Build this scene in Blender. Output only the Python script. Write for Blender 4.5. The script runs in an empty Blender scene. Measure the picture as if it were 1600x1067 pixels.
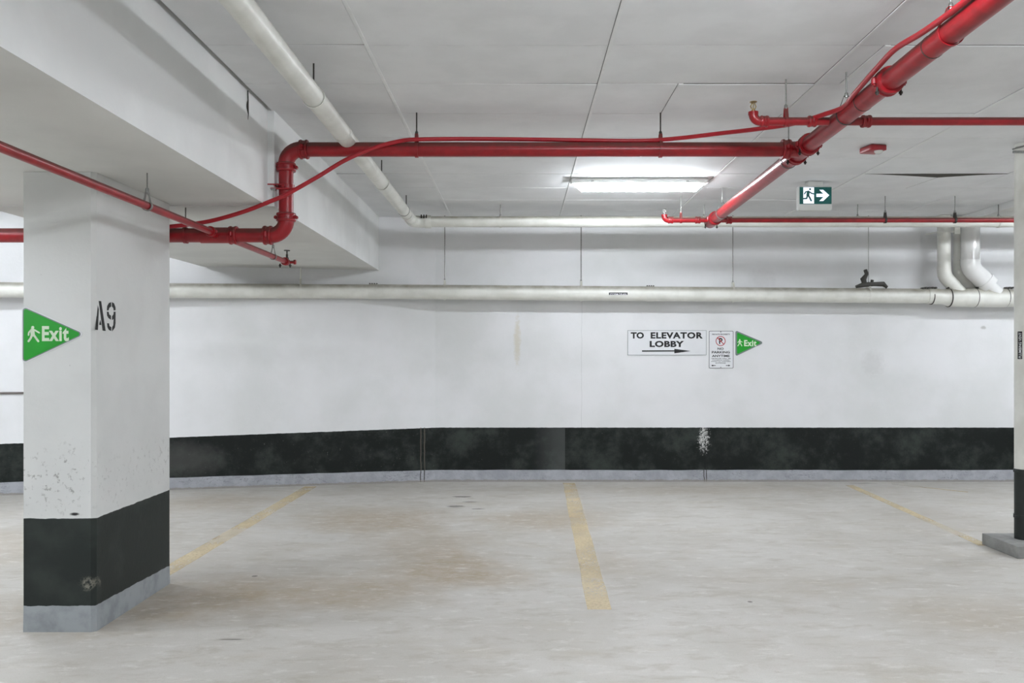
import bpy, bmesh, math, random
from mathutils import Vector, Matrix
random.seed(7)
PI = math.pi
S = bpy.context.scene
COL = S.collection
# ---------------------------------------------------------------- camera
F = 1330.0; VX = 812.0; VY = 556.0; CZ = 1.55
cam_d = bpy.data.cameras.new('camera'); cam = bpy.data.objects.new('camera', cam_d); COL.objects.link(cam)
cam_d.sensor_width = 36.0; cam_d.lens = 36.0*F/1600.0
cam_d.shift_x = -(VX-800)/1600.0; cam_d.shift_y = (VY-533.5)/1600.0
cam_d.clip_start = 0.05; cam_d.clip_end = 100
cam.location = (0, 0, CZ); cam.rotation_euler = (PI/2, 0, 0)
S.camera = cam
# ---------------------------------------------------------------- world, exposure
w = bpy.data.worlds.new('world'); S.world = w; w.use_nodes = True
bg = w.node_tree.nodes['Background']; bg.inputs[0].default_value = (0.93, 0.97, 1.0, 1); bg.inputs[1].default_value = 0.5
S.view_settings.view_transform = 'Standard'; S.view_settings.look = 'None'
S.view_settings.gamma = 1; S.view_settings.use_curve_mapping = False
S.view_settings.exposure = 1.84
LAMP = 26.0
CEIL = 3.24
WALLY = 10.5

def P(px, py, Y):           # the place at depth Y seen at photo pixel
    return Vector(((px-VX)*Y/F, Y, CZ-(py-VY)*Y/F))

# ---------------------------------------------------------------- materials
def lin(c):
    def f(v):
        v /= 255.0
        return v/12.92 if v <= 0.04045 else ((v+0.055)/1.055)**2.4
    return (f(c[0]), f(c[1]), f(c[2]), 1)

class NT:
    def __init__(s, name, rough=0.5, metal=0.0):
        s.m = bpy.data.materials.new(name); s.m.use_nodes = True
        s.t = s.m.node_tree; s.n = s.t.nodes; s.l = s.t.links
        s.b = s.n['Principled BSDF']
        s.b.inputs['Roughness'].default_value = rough; s.b.inputs['Metallic'].default_value = metal
        g = s.n.new('ShaderNodeNewGeometry'); s.pos = g.outputs['Position']
        x = s.n.new('ShaderNodeSeparateXYZ'); s.l.new(s.pos, x.inputs[0])
        s.x, s.y, s.z = x.outputs
    def put(s, sock, v):
        if isinstance(v, (int, float)): sock.default_value = v
        elif isinstance(v, (tuple, list)): sock.default_value = v
        else: s.l.new(v, sock)
    def M(s, op, a, b=0.0, clamp=False):
        n = s.n.new('ShaderNodeMath'); n.operation = op; n.use_clamp = clamp
        s.put(n.inputs[0], a); s.put(n.inputs[1], b); return n.outputs[0]
    def mix(s, f, a, b):
        n = s.n.new('ShaderNodeMix'); n.data_type = 'RGBA'
        s.put(n.inputs[0], f); s.put(n.inputs[6], a); s.put(n.inputs[7], b); return n.outputs[2]
    def noise(s, scale, detail=4, rough=0.55, stretch=None, dist=0.0):
        n = s.n.new('ShaderNodeTexNoise'); n.inputs['Scale'].default_value = scale
        n.inputs['Detail'].default_value = detail; n.inputs['Roughness'].default_value = rough
        n.inputs['Distortion'].default_value = dist
        v = s.pos
        if stretch:
            m = s.n.new('ShaderNodeMapping'); m.inputs['Scale'].default_value = stretch
            s.l.new(v, m.inputs[0]); v = m.outputs[0]
        s.l.new(v, n.inputs['Vector']); return n.outputs['Fac']
    def ramp(s, v, lo, hi):     # 0..1 between lo and hi
        n = s.n.new('ShaderNodeMapRange'); n.clamp = True; n.interpolation_type = 'SMOOTHSTEP' if lo < hi else 'LINEAR'
        s.put(n.inputs[0], v); n.inputs[1].default_value = lo; n.inputs[2].default_value = hi
        return n.outputs[0]
    def ell(s, a, b, a0, b0, ra, rb, soft=1.0, wob=None, amp=0.5):   # soft elliptical patch mask
        da = s.M('MULTIPLY', s.M('SUBTRACT', a, a0), 1.0/ra); db = s.M('MULTIPLY', s.M('SUBTRACT', b, b0), 1.0/rb)
        d = s.M('SQRT', s.M('ADD', s.M('MULTIPLY', da, da), s.M('MULTIPLY', db, db)))
        if wob is not None: d = s.M('ADD', d, s.M('MULTIPLY', s.M('SUBTRACT', wob, 0.5), amp*2))
        return s.M('MULTIPLY', s.M('SUBTRACT', 1.0+soft/2, d), 1.0/soft, True)
    def color(s, c): s.put(s.b.inputs['Base Color'], c)
    def bump(s, h, strength=0.2, dist=0.01):
        n = s.n.new('ShaderNodeBump'); n.inputs['Strength'].default_value = strength; n.inputs['Distance'].default_value = dist
        s.l.new(h, n.inputs['Height']); s.l.new(n.outputs[0], s.b.inputs['Normal'])

def paint(name, c, rough=0.5, metal=0.0, var=0.08, scale=8, bump=0.0, bscale=60, dirt=None, dirt_lo=0.62):
    t = NT(name, rough, metal)
    a = lin(c); d = tuple(v*(1-var) for v in a[:3])+(1,)
    col = t.mix(t.ramp(t.noise(scale), 0.35, 0.65), a, d)
    if dirt: col = t.mix(t.ramp(t.noise(scale*2.2, 6, 0.7), dirt_lo, dirt_lo+0.12), col, lin(dirt))
    t.color(col)
    if bump: t.bump(t.noise(bscale, 3), bump, 0.004)
    return t.m

def emissive(name, c, strength):
    t = NT(name, 0.4); t.color(lin(c)); t.b.inputs['Emission Color'].default_value = lin(c)
    t.b.inputs['Emission Strength'].default_value = strength; return t.m

# painted concrete wall: white above, black band below
def wall_mat():
    t = NT('painted_wall', 0.55); t.b.inputs['Specular IOR Level'].default_value = 0.25
    white = t.mix(t.ramp(t.noise(1.1, 5), 0.35, 0.7), lin((229, 229, 230)), lin((217, 218, 217)))
    white = t.mix(t.M('MULTIPLY', t.ramp(t.noise(22, 4, 0.7), 0.70, 0.78), 0.5), white, lin((165, 162, 155)))
    # small rusty run down the wall and pale scrapes
    run = t.M('MULTIPLY', t.ell(t.x, t.z, -0.03, 1.72, 0.035, 0.26, 0.8, t.noise(22, 5, .7), 1.3), 0.4)
    white = t.mix(run, white, lin((196, 184, 150)))
    for (x0, z0, ra, rb, k) in ((5.72, 1.90, .03, .02, .5), (4.35, 1.45, .12, .14, .15), (3.0, 2.5, .15, .1, .12)):
        white = t.mix(t.M('MULTIPLY', t.ell(t.x, t.z, x0, z0, ra, rb, 0.8, t.noise(20, 4), 0.7), k), white, lin((140, 138, 130)))
    blk = t.mix(t.ramp(t.noise(2.6, 8, .7), 0.42, 0.70), lin((17, 22, 20)), lin((52, 58, 54)))
    blk = t.mix(t.M('MULTIPLY', t.ramp(t.noise(38, 4, 0.8), 0.63, 0.72), 0.5), blk, lin((130, 132, 128)))
    # freshly repainted length starts at a straight edge
    old = t.M('MULTIPLY', t.ramp(t.x, 0.10, 0.55), t.M('LESS_THAN', t.x, 0.56))
    blk = t.mix(t.M('MULTIPLY', old, 0.5), blk, lin((88, 91, 90)))
    blk = t.mix(t.M('MULTIPLY', t.ell(t.x, t.z, -3.9, .35, .35, .16, 1.0, t.noise(6), 0.5), 0.5), blk, lin((84, 84, 82)))
    # pale limey leak below the right-hand joint
    lime = t.M('MULTIPLY', t.ell(t.x, t.z, 2.27, 0.53, 0.055, 0.13, 0.5, t.noise(32, 5, .7), 2.4), t.ramp(t.noise(60, 3, .7), .42, .55))
    blk = t.mix(lime, blk, lin((205, 205, 202)))
    top = t.M('ADD', 0.666, t.M('MULTIPLY', t.M('MINIMUM', t.M('ADD', t.x, 1.0), 0.0), 0.02))
    e = t.M('ADD', top, t.M('MULTIPLY', t.M('SUBTRACT', t.noise(12, 3), 0.5), 0.012))
    col = t.mix(t.M('GREATER_THAN', e, t.z), white, blk)
    # hairline joints
    wob = t.M('MULTIPLY', t.M('SUBTRACT', t.noise(5, 4), 0.5), 0.03)
    for x0, zt in ((-1.215, .67), (-1.17, .67), (2.285, .5), (0.765, 3.2)):
        d = t.M('ABSOLUTE', t.M('SUBTRACT', t.M('ADD', t.x, wob), x0))
        k = t.M('MULTIPLY', t.M('LESS_THAN', d, 0.006 if zt < 3 else .002), t.M('LESS_THAN', t.z, zt))
        col = t.mix(t.M('MULTIPLY', k, 0.75 if zt < 3 else .25), col, lin((96, 90, 82) if x0 < 0 else (20, 20, 20)))
    t.color(col)
    t.bump(t.noise(35, 5, 0.65), 0.25, 0.004)
    return t.m

def pillar_mat():
    t = NT('painted_pillar', 0.5); t.b.inputs['Specular IOR Level'].default_value = 0.3
    white = t.mix(t.ramp(t.noise(1.6, 5), 0.35, 0.7), lin((221, 222, 220)), lin((211, 212, 210)))
    white = t.mix(t.M('MULTIPLY', t.ramp(t.noise(30, 4, 0.7), 0.72, 0.78), 0.5), white, lin((140, 138, 132)))
    scuff = t.M('MULTIPLY', t.ell(t.x, t.z, -2.6, 0.85, 0.22, 0.17, 1.0, t.noise(5), .5), t.ramp(t.noise(28, 5, .7), 0.56, 0.66))
    white = t.mix(t.M('MULTIPLY', scuff, 0.7), white, lin((128, 127, 122)))
    mark = t.ell(t.x, t.z, -2.50, 0.662, 0.022, 0.008, 0.7, t.noise(40), .6)
    white = t.mix(mark, white, lin((40, 40, 38)))
    blk = t.mix(t.ramp(t.noise(4, 4), 0.4, 0.7), lin((34, 40, 38)), lin((48, 54, 51)))
    blk = t.mix(t.M('MULTIPLY', t.ramp(t.noise(45, 3, .8), 0.74, 0.8), 0.6), blk, lin((140, 142, 138)))
    chip = t.ell(t.x, t.z, -2.425, 0.27, 0.045, 0.035, 0.5, t.noise(30, 4), 0.9)
    blk = t.mix(t.M('MULTIPLY', t.M('MULTIPLY', chip, t.M('LESS_THAN', t.y, 4.85)), t.ramp(t.noise(60, 4, .7), .4, .6)), blk, lin((125, 122, 112)))
    grey = t.mix(t.ramp(t.noise(9, 5), 0.4, 0.7), lin((158, 163, 166)), lin((138, 143, 146)))
    wob = t.M('MULTIPLY', t.M('SUBTRACT', t.noise(14, 4), 0.5), 0.012)
    col = t.mix(t.M('GREATER_THAN', t.M('ADD', 0.637, wob), t.z), white, blk)
    lowe = t.M('SUBTRACT', t.M('ADD', 0.147, t.M('MULTIPLY', wob, 1.5)), t.M('MULTIPLY', t.M('SUBTRACT', t.y, 4.78), 0.025))
    col = t.mix(t.M('GREATER_THAN', lowe, t.z), col, grey)
    t.color(col); t.bump(t.noise(30, 5, .65), 0.3, 0.004); return t.m

def floor_mat():
    t = NT('concrete_floor', 0.62)
    n1 = t.noise(0.8, 6, 0.6, (1, 1.2, 1), 0.6)
    base = t.mix(t.ramp(n1, 0.35, 0.7), lin((196, 193, 187)), lin((182, 178, 170)))
    base = t.mix(t.M('MULTIPLY', t.ramp(t.noise(2.2, 6, 0.65, (0.6, 1.6, 1)), 0.5, 0.72), 0.45), base, lin((176, 168, 152)))
    wob = t.noise(2.4, 6, 0.65)
    fine = t.ramp(t.noise(9, 6, 0.7), 0.3, 0.7)
    for (px, py, ra, rb, k) in ((590, 812, .62, .55, .55), (660, 850, .45, .5, .35), (700, 888, .42, .5, .6), (520, 925, .65, .30, .5), (860, 812, .55, .45, .45),
                                (320, 935, .55, .45, .5), (330, 785, .55, .5, .35), (930, 880, .3, .3, .25), (780, 905, .3, .2, .3), (1230, 905, .5, .3, .12),
                                (1540, 960, .5, .35, .3), (60, 960, .7, .4, .35), (20, 850, .8, .6, .3), (1100, 765, 1.6, .3, .25)):
        q = P(px, py, CZ*F/(py-VY))
        m = t.M('MULTIPLY', t.M('MULTIPLY', t.ell(t.x, t.y, q.x, q.y, ra, rb, 1.0, wob, 0.8), k), t.M('ADD', t.M('MULTIPLY', fine, .7), .65))
        base = t.mix(m, base, lin((158, 140, 112)))
    # dark oil spots
    for (px, py, ra, rb) in ((722, 776, .10, .045), (712, 791, .09, .05), (735, 784, .08, .03), (748, 795, .07, .025), (1345, 755, .2, .02), (398, 900, .02, .02),
                             (1172, 940, .015, .015), (360, 999, .07, .012)):
        q = P(px, py, CZ*F/(py-VY))
        base = t.mix(t.M('MULTIPLY', t.ell(t.x, t.y, q.x, q.y, ra, rb, .4, t.noise(12, 4), .6), .8), base, lin((84, 80, 72)))
    base = t.mix(t.M('MULTIPLY', t.ramp(t.noise(5, 8, .72, (.7, 1.5, 1), .4), 0.48, 0.66), .5), base, lin((164, 157, 144)))
    base = t.mix(t.M('MULTIPLY', t.ramp(t.noise(7, 8, .75, (.8, 1.8, 1), .3), 0.52, 0.68), .5), base, lin((218, 216, 211)))
    base = t.mix(t.M('MULTIPLY', t.ramp(t.noise(130, 3, .8), 0.5, 0.72), .3), base, lin((140, 134, 124)))
    # grit, pits and trowel scratches
    base = t.mix(t.M('MULTIPLY', t.ramp(t.noise(42, 3, .7), 0.70, 0.74), .8), base, lin((120, 114, 104)))
    base = t.mix(t.M('MULTIPLY', t.ramp(t.noise(14, 5, .75, (1, 6, 1)), 0.60, 0.72), .35), base, lin((214, 212, 207)))
    base = t.mix(t.M('MULTIPLY', t.ramp(t.noise(11, 5, .75, (1, 5, 1)), 0.62, 0.76), .3), base, lin((150, 145, 135)))
    t.color(base)
    t.put(t.b.inputs['Roughness'], t.M('ADD', 0.48, t.M('MULTIPLY', n1, 0.25)))
    t.bump(t.noise(40, 7, .75), 0.3, 0.003); return t.m

def line_mat():
    t = NT('worn_yellow_paint', 0.6)
    t.color(t.mix(t.ramp(t.noise(6, 4), .35, .65), lin((240, 218, 170)), lin((234, 212, 166))))
    a = t.M('ADD', .20, t.M('MULTIPLY', t.ramp(t.noise(1.1, 3, 0.6), 0.25, 0.75), .45))
    a = t.M('MULTIPLY', a, t.M('ADD', .65, t.M('MULTIPLY', t.ramp(t.noise(45, 3, .7), .3, .6), .35)))
    t.put(t.b.inputs['Alpha'], a); return t.m

M = {}
M['wall'] = wall_mat(); M['pillar'] = pillar_mat(); M['floor'] = floor_mat(); M['line'] = line_mat()
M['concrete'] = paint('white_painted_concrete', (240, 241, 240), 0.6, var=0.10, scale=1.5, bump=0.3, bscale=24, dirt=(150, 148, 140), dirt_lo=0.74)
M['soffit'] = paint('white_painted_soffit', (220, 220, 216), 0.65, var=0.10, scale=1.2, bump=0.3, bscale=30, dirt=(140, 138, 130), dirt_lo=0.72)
M['tile'] = paint('insulation_board', (234, 235, 236), 0.8, var=0.06, scale=3, bump=0.35, bscale=180)
M['strip'] = paint('joint_strip_paint', (236, 237, 237), 0.7, var=0.05)
M['tile_edge'] = paint('board_edge', (92, 90, 84), 0.9)
M['slab'] = paint('slab_concrete', (150, 150, 146), 0.9, var=0.1)
def curb_mat():
    t = NT('grey_curb_paint', 0.6)
    c = t.mix(t.ramp(t.noise(6, 6, .65), .35, .65), lin((172, 174, 180)), lin((154, 156, 162)))
    vein = t.M('LESS_THAN', t.M('ABSOLUTE', t.M('SUBTRACT', t.noise(4.5, 5, .6, (1, 1, 3.5), .8), .5)), .006)
    c = t.mix(t.M('MULTIPLY', t.M('MULTIPLY', vein, t.ramp(t.noise(1.7, 2), .48, .56)), .75), c, lin((84, 84, 86)))
    for x0 in (-1.215, -1.17, 2.27, 2.30):
        d = t.M('ABSOLUTE', t.M('SUBTRACT', t.M('ADD', t.x, t.M('MULTIPLY', t.M('SUBTRACT', t.noise(9, 4), .5), .03)), x0))
        c = t.mix(t.M('MULTIPLY', t.M('LESS_THAN', d, .006), .85), c, lin((48, 42, 36)))
    foot = t.M('MULTIPLY', t.M('GREATER_THAN', t.M('MULTIPLY', t.noise(14, 5, .7), .05), t.z), .7)
    t.color(t.mix(foot, c, lin((140, 134, 122)))); t.bump(t.noise(14, 6, .7), 1.0, .008); return t.m
M['curb'] = curb_mat()
M['block'] = paint('grey_concrete', (150, 150, 147), 0.8, var=0.2, scale=12, bump=0.5, bscale=60)
def red_mat():
    t = NT('red_pipe_paint', 0.34)
    c = t.mix(t.ramp(t.noise(14), .35, .65), lin((158, 20, 30)), lin((140, 16, 26)))
    c = t.mix(t.M('MULTIPLY', t.ramp(t.noise(30, 6, .7), .68, .8), .6), c, lin((110, 40, 42)))
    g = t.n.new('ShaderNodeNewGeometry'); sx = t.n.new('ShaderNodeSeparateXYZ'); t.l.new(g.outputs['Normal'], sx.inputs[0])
    top_tint = t.M('MULTIPLY', t.ramp(sx.outputs[2], .02, .38), t.M('ADD', .45, t.M('MULTIPLY', t.noise(20, 5), .5)))  # blends to dark brown as faces turn upwards, varied by noise
    t.color(t.mix(top_tint, c, lin((84, 58, 52))))
    t.put(t.b.inputs['Roughness'], t.M('ADD', .33, t.M('MULTIPLY', top_tint, .4)))
    return t.m
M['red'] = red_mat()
M['redhose'] = paint('red_hose_paint', (172, 24, 38), 0.38, var=0.1, scale=20)
M['steel'] = paint('zinc_steel', (150, 150, 146), 0.4, 0.8, var=0.2, scale=60)
M['darksteel'] = paint('dark_steel', (70, 68, 64), 0.5, 0.6, var=0.2, scale=60)
M['brass'] = paint('brass', (150, 130, 88), 0.35, 0.8)
def white_pipe_mat():
    t = NT('white_pipe_paint', 0.42)
    c = t.mix(t.ramp(t.noise(5), .35, .65), lin((230, 230, 223)), lin((218, 218, 210)))
    c = t.mix(t.M('MULTIPLY', t.ramp(t.noise(26, 6, .7), .68, .8), .5), c, lin((170, 165, 150)))
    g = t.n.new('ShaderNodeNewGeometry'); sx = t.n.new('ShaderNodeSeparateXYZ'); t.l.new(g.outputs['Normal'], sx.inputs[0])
    top_tint = t.M('MULTIPLY', t.ramp(sx.outputs[2], .12, .75), t.M('ADD', .30, t.M('MULTIPLY', t.noise(9, 5), .9)), True)  # grey-brown tone that grows on upward-facing sides
    t.color(t.mix(top_tint, c, lin((140, 134, 118))))
    t.bump(t.noise(40, 3), .1, .004)
    return t.m
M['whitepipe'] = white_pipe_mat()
M['pvc'] = paint('glossy_white_plastic', (232, 232, 230), 0.12, var=0.04, scale=5)
M['sealant'] = paint('dark_band', (62, 60, 54), 0.6, var=0.2, scale=40)
M['blackpaint'] = paint('black_paint', (34, 40, 38), 0.5, var=0.25, scale=12, dirt=(90, 92, 90), dirt_lo=0.72)
M['signwhite'] = paint('white_sign_face', (226, 227, 229), 0.35, var=0.02)
M['signblack'] = paint('black_print', (12, 12, 14), 0.4, var=0.05)
M['stencil'] = paint('black_stencil_paint', (14, 14, 14), 0.6, var=0.15, scale=30)
M['signgreen'] = paint('green_sign_face', (0, 158, 22), 0.35, var=0.05)
M['signgrey'] = paint('grey_sign_rim', (120, 132, 128), 0.35, 0.2)
M['glow'] = paint('pale_luminous_print', (216, 232, 206), 0.5, var=0.04)
M['signred'] = paint('red_print', (176, 44, 50), 0.4)
M['plastic'] = paint('white_plastic', (214, 215, 211), 0.45, var=0.04)
M['exitgreen'] = paint('dark_green_panel', (4, 104, 98), 0.3, var=0.2, scale=18)
M['exitwhite'] = emissive('lit_white_pictogram', (215, 222, 238), 0.35)
M['lens'] = emissive('lit_lamp_diffuser', (242, 248, 255), LAMP)
M['clear'] = paint('clear_strobe', (214, 214, 208), 0.1, var=0.05)
M['conduit'] = paint('brown_conduit', (112, 104, 100), 0.5)

# ---------------------------------------------------------------- mesh helpers
def wloc(p):
    v = Vector((0, 0, 0))
    while p is not None: v += p.location; p = p.parent
    return v

def obj(name, bm, mat, parent=None, smooth=True, label=None):
    me = bpy.data.meshes.new(name)
    bmesh.ops.recalc_face_normals(bm, faces=bm.faces)
    # put the origin in the middle of the footprint, at the base
    if len(bm.verts):
        xs = [v.co.x for v in bm.verts]; ys = [v.co.y for v in bm.verts]; zs = [v.co.z for v in bm.verts]
        o0 = Vector(((min(xs)+max(xs))/2, (min(ys)+max(ys))/2, min(zs)))
    else: o0 = Vector((0, 0, 0))
    bmesh.ops.translate(bm, verts=bm.verts, vec=-o0)
    bm.to_mesh(me); bm.free()
    for mm in (mat if isinstance(mat, (list, tuple)) else [mat]): me.materials.append(M[mm])
    if smooth:
        me.polygons.foreach_set('use_smooth', [True]*len(me.polygons))
        me.set_sharp_from_angle(angle=math.radians(38))
    o = bpy.data.objects.new(name, me); COL.objects.link(o)
    if parent is not None: o.parent = parent; o.location = o0 - wloc(parent)
    else: o.location = o0
    if label: o['label'] = label
    return o

def tag(o, label, cat, group=None):
    o['label'] = label; o['category'] = cat
    if group: o['group'] = group
    return o
def thing(name, loc, label, cat, group=None):
    o = bpy.data.objects.new(name, None); COL.objects.link(o); o.location = loc; o.empty_display_size = 0.1
    return tag(o, label, cat, group)
def struct(o): o['kind'] = 'structure'; return o
def B(): return bmesh.new()

def box(bm, lo, hi, bev=0.0):
    vs = [bm.verts.new((x, y, z)) for x in (lo[0], hi[0]) for y in (lo[1], hi[1]) for z in (lo[2], hi[2])]
    fs = [bm.faces.new([vs[i] for i in q]) for q in ((0,1,3,2),(4,6,7,5),(0,4,5,1),(2,3,7,6),(0,2,6,4),(1,5,7,3))]
    if bev:
        es = list({e for f in fs for e in f.edges})
        bmesh.ops.bevel(bm, geom=es, offset=bev, segments=2, affect='EDGES', profile=0.5)
    return vs

def frame(t):
    t = t.normalized(); up = Vector((0, 0, 1)) if abs(t.z) < 0.9 else Vector((0, 1, 0))
    a = t.cross(up).normalized(); b = a.cross(t).normalized(); return a, b

def tube(bm, pts, r, seg=20, caps=True):
    pts = [Vector(p) for p in pts]; n = len(pts)
    rs = r if isinstance(r, (list, tuple)) else [r]*n
    tang = []
    for i in range(n):
        a = pts[max(i-1, 0)]; b = pts[min(i+1, n-1)]
        if 0 < i < n-1: t = (pts[i]-a).normalized()+(b-pts[i]).normalized()
        else: t = b-a
        tang.append(t.normalized())
    a, b = frame(tang[0]); rings = []
    for i in range(n):
        t = tang[i]; a = (a-t*a.dot(t)).normalized(); b = t.cross(a).normalized()
        rings.append([bm.verts.new(pts[i]+(a*math.cos(2*PI*k/seg)+b*math.sin(2*PI*k/seg))*rs[i]) for k in range(seg)])
    for i in range(n-1):
        for k in range(seg):
            bm.faces.new((rings[i][k], rings[i][(k+1) % seg], rings[i+1][(k+1) % seg], rings[i+1][k]))
    if caps: bm.faces.new(rings[0][::-1]); bm.faces.new(rings[-1])

def lathe(bm, p, axis, prof, seg=20):     # prof: (t along axis, radius)
    axis = Vector(axis).normalized(); p = Vector(p)
    a, b = frame(axis); rings = []
    for t, r in prof:
        rings.append([bm.verts.new(p+axis*t+(a*math.cos(2*PI*k/seg)+b*math.sin(2*PI*k/seg))*max(r, 1e-4)) for k in range(seg)])
    for i in range(len(prof)-1):
        for k in range(seg):
            bm.faces.new((rings[i][k], rings[i][(k+1) % seg], rings[i+1][(k+1) % seg], rings[i+1][k]))
    bm.faces.new(rings[0][::-1]); bm.faces.new(rings[-1])

def arc(p0, c, p1, R, n=8):      # rounded corner at c between straight runs from p0 and to p1
    p0, c, p1 = Vector(p0), Vector(c), Vector(p1)
    d0 = (p0-c).normalized(); d1 = (p1-c).normalized()
    ang = d0.angle(d1); L = R/math.tan(ang/2)
    cen = c+(d0+d1).normalized()*(R/math.sin(ang/2)); s = c+d0*L-cen; e = c+d1*L-cen
    w = s.angle(e)
    return [cen+(s*math.sin((1-i/n)*w)+e*math.sin(i/n*w))/math.sin(w) for i in range(n+1)]

def coupling(parent, p, axis, r, mat='red', k=1.0, name='coupling', roll=0.0):
    bm = B(); axis = Vector(axis).normalized(); L = r*1.15*k; R = r*1.36
    lathe(bm, p, axis, [(-.5*L, r*1.01), (-.5*L, R*.96), (-.40*L, R), (-.26*L, R), (-.20*L, R*.92), (.20*L, R*.92), (.26*L, R), (.40*L, R), (.5*L, R*.96), (.5*L, r*1.01)], 24)
    a, b = frame(axis)
    a, b = a*math.cos(roll)+b*math.sin(roll), b*math.cos(roll)-a*math.sin(roll)
    o = obj(name, bm, mat, parent)
    for s in (-1, 1):       # bolt pads with nuts
        nb = B()
        c = Vector(p)+a*s*R*1.05
        lathe(nb, c-b*r*.24, b, [(0, r*.26), (r*.48, r*.26)], 8)
        lathe(nb, c-b*r*.42, b, [(0, r*.10), (r*.84, r*.10)], 6)
        lathe(nb, c-b*r*.40, b, [(0, r*.17), (r*.13, r*.17)], 6)
        lathe(nb, c+b*r*.27, b, [(0, r*.17), (r*.13, r*.17)], 6)
        obj('bolt_pad', nb, mat, o)
    return o

def hanger(parent, p, axis, r, ztop, rodmat='steel', ringmat='darksteel', mode='ring', rr=0.005, wd=0.022):
    p = Vector(p); axis = Vector(axis).normalized(); a, b = frame(axis)
    if b.z < 0: a, b = -a, -b
    bm = B()
    R = r+0.003; seg = 22; n = []
    ztip = r+0.055
    if mode == 'ring':
        angs = [2*PI*i/seg for i in range(seg)]
        prof = [(math.cos(t)*R, math.sin(t)*R) for t in angs]; closed = True
        tip = r+0.004
    else:                   # clevis / teardrop loop whose legs meet above the pipe
        prof = [(R*.25, ztip)]+[(math.cos(t)*R, math.sin(t)*R) for t in [math.radians(50-280*i/18) for i in range(19)]]+[(-R*.25, ztip)]; closed = True
        tip = ztip
    for rad in (0.0, 0.004):
        for s in (-.5, .5):
            ring = []
            for (u, v) in prof:
                l = math.hypot(u, v); u2, v2 = u*(l+rad)/l, v*(l+rad)/l
                ring.append(bm.verts.new(p+a*u2+b*v2+axis*wd*s))
            n.append(ring)
    m = len(prof)
    for i in range(m):
        j = (i+1) % m
        for q in ((0, 1), (1, 3), (3, 2), (2, 0)):
            bm.faces.new((n[q[0]][i], n[q[0]][j], n[q[1]][j], n[q[1]][i]))
    ring = obj('hanger_ring', bm, ringmat, parent)
    nb = B(); top = p+Vector((0, 0, tip))
    lathe(nb, top-Vector((0, 0, .006)), (0, 0, 1), [(0, .010), (.008, .011), (.022, .011), (.03, .007)], 8)
    obj('hanger_nut', nb, rodmat, ring)
    rb = B(); tube(rb, [top, Vector((p.x, p.y, ztop+.004))], rr, 8); 
    obj('hanger_rod', rb, rodmat, ring)
    return ring

# flat shapes on a plate; plane 'F' faces the camera (-Y), plane 'R' faces +X
def to3(plane, o, u, v, d):
    return Vector((o[0]+u, o[1]-d, o[2]+v)) if plane == 'F' else Vector((o[0]+d, o[1]+u, o[2]+v))
def poly(bm, pts, plane, o, d0, d1):
    f = [bm.verts.new(to3(plane, o, u, v, d1)) for u, v in pts]; k = [bm.verts.new(to3(plane, o, u, v, d0)) for u, v in pts]
    bm.faces.new(f); n = len(pts)
    for i in range(n): bm.faces.new((f[i], f[(i+1) % n], k[(i+1) % n], k[i]))
def ringpoly(bm, outer, inner, plane, o, d0, d1):
    n = len(outer)
    A, Bq, C, D = [[bm.verts.new(to3(plane, o, u, v, d)) for u, v in q] for q, d in ((outer, d1), (inner, d1), (outer, d0), (inner, d0))]
    for i in range(n):
        j = (i+1) % n
        bm.faces.new((A[i], A[j], Bq[j], Bq[i])); bm.faces.new((A[i], A[j], C[j], C[i])); bm.faces.new((Bq[i], Bq[j], D[j], D[i]))
def rounded(corners, r, n=5):
    out = []; m = len(corners)
    for i in range(m):
        p0 = Vector(corners[i-1]).to_3d(); c = Vector(corners[i]).to_3d(); p1 = Vector(corners[(i+1) % m]).to_3d()
        out += [(q.x, q.y) for q in arc(p0, c, p1, r, n)]
    return out
def circ(u, v, r, n=24, a0=0, a1=2*PI): return [(u+r*math.cos(a0+(a1-a0)*i/n), v+r*math.sin(a0+(a1-a0)*i/n)) for i in range(n)]
def stroke(bm, pts, wd, plane, o, d0, d1):
    for (a, b) in zip(pts[:-1], pts[1:]):
        a = Vector(a); b = Vector(b); t = (b-a).normalized(); nn = Vector((-t.y, t.x))*wd/2
        poly(bm, [tuple(a-nn), tuple(b-nn), tuple(b+nn), tuple(a+nn)], plane, o, d0, d1)
        d1 -= 0.00003
        poly(bm, circ(a.x, a.y, wd/2, 10), plane, o, d0, d1); poly(bm, circ(b.x, b.y, wd/2, 10), plane, o, d0, d1)
def text(bm, s, u0, u1, v0, v1, plane, o, d0, d1, bold=0.0, space=1.0):
    cu = bpy.data.curves.new('t', 'FONT'); cu.body = s; cu.offset = bold; cu.resolution_u = 3; cu.space_character = space
    ob = bpy.data.objects.new('t', cu); COL.objects.link(ob)
    me = bpy.data.meshes.new_from_object(ob)
    xs = [v.co.x for v in me.vertices]; ys = [v.co.y for v in me.vertices]
    x0, x1, y0, y1 = min(xs), max(xs), min(ys), max(ys)
    vm = [bm.verts.new(to3(plane, o, u0+(v.co.x-x0)/(x1-x0)*(u1-u0), v0+(v.co.y-y0)/(y1-y0)*(v1-v0), d1)) for v in me.vertices]
    for pl in me.polygons:
        try: bm.faces.new([vm[i] for i in pl.vertices])
        except ValueError: pass
    bpy.data.objects.remove(ob); bpy.data.curves.remove(cu); bpy.data.meshes.remove(me)

# ================================================================ the structure
XL, XR, YB = -8.0, 9.0, -8.0
bm = B(); box(bm, (XL-.2, YB, -.2), (XR+.2, WALLY+.3, 0)); floor = struct(obj('floor', bm, 'floor', smooth=False))
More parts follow.
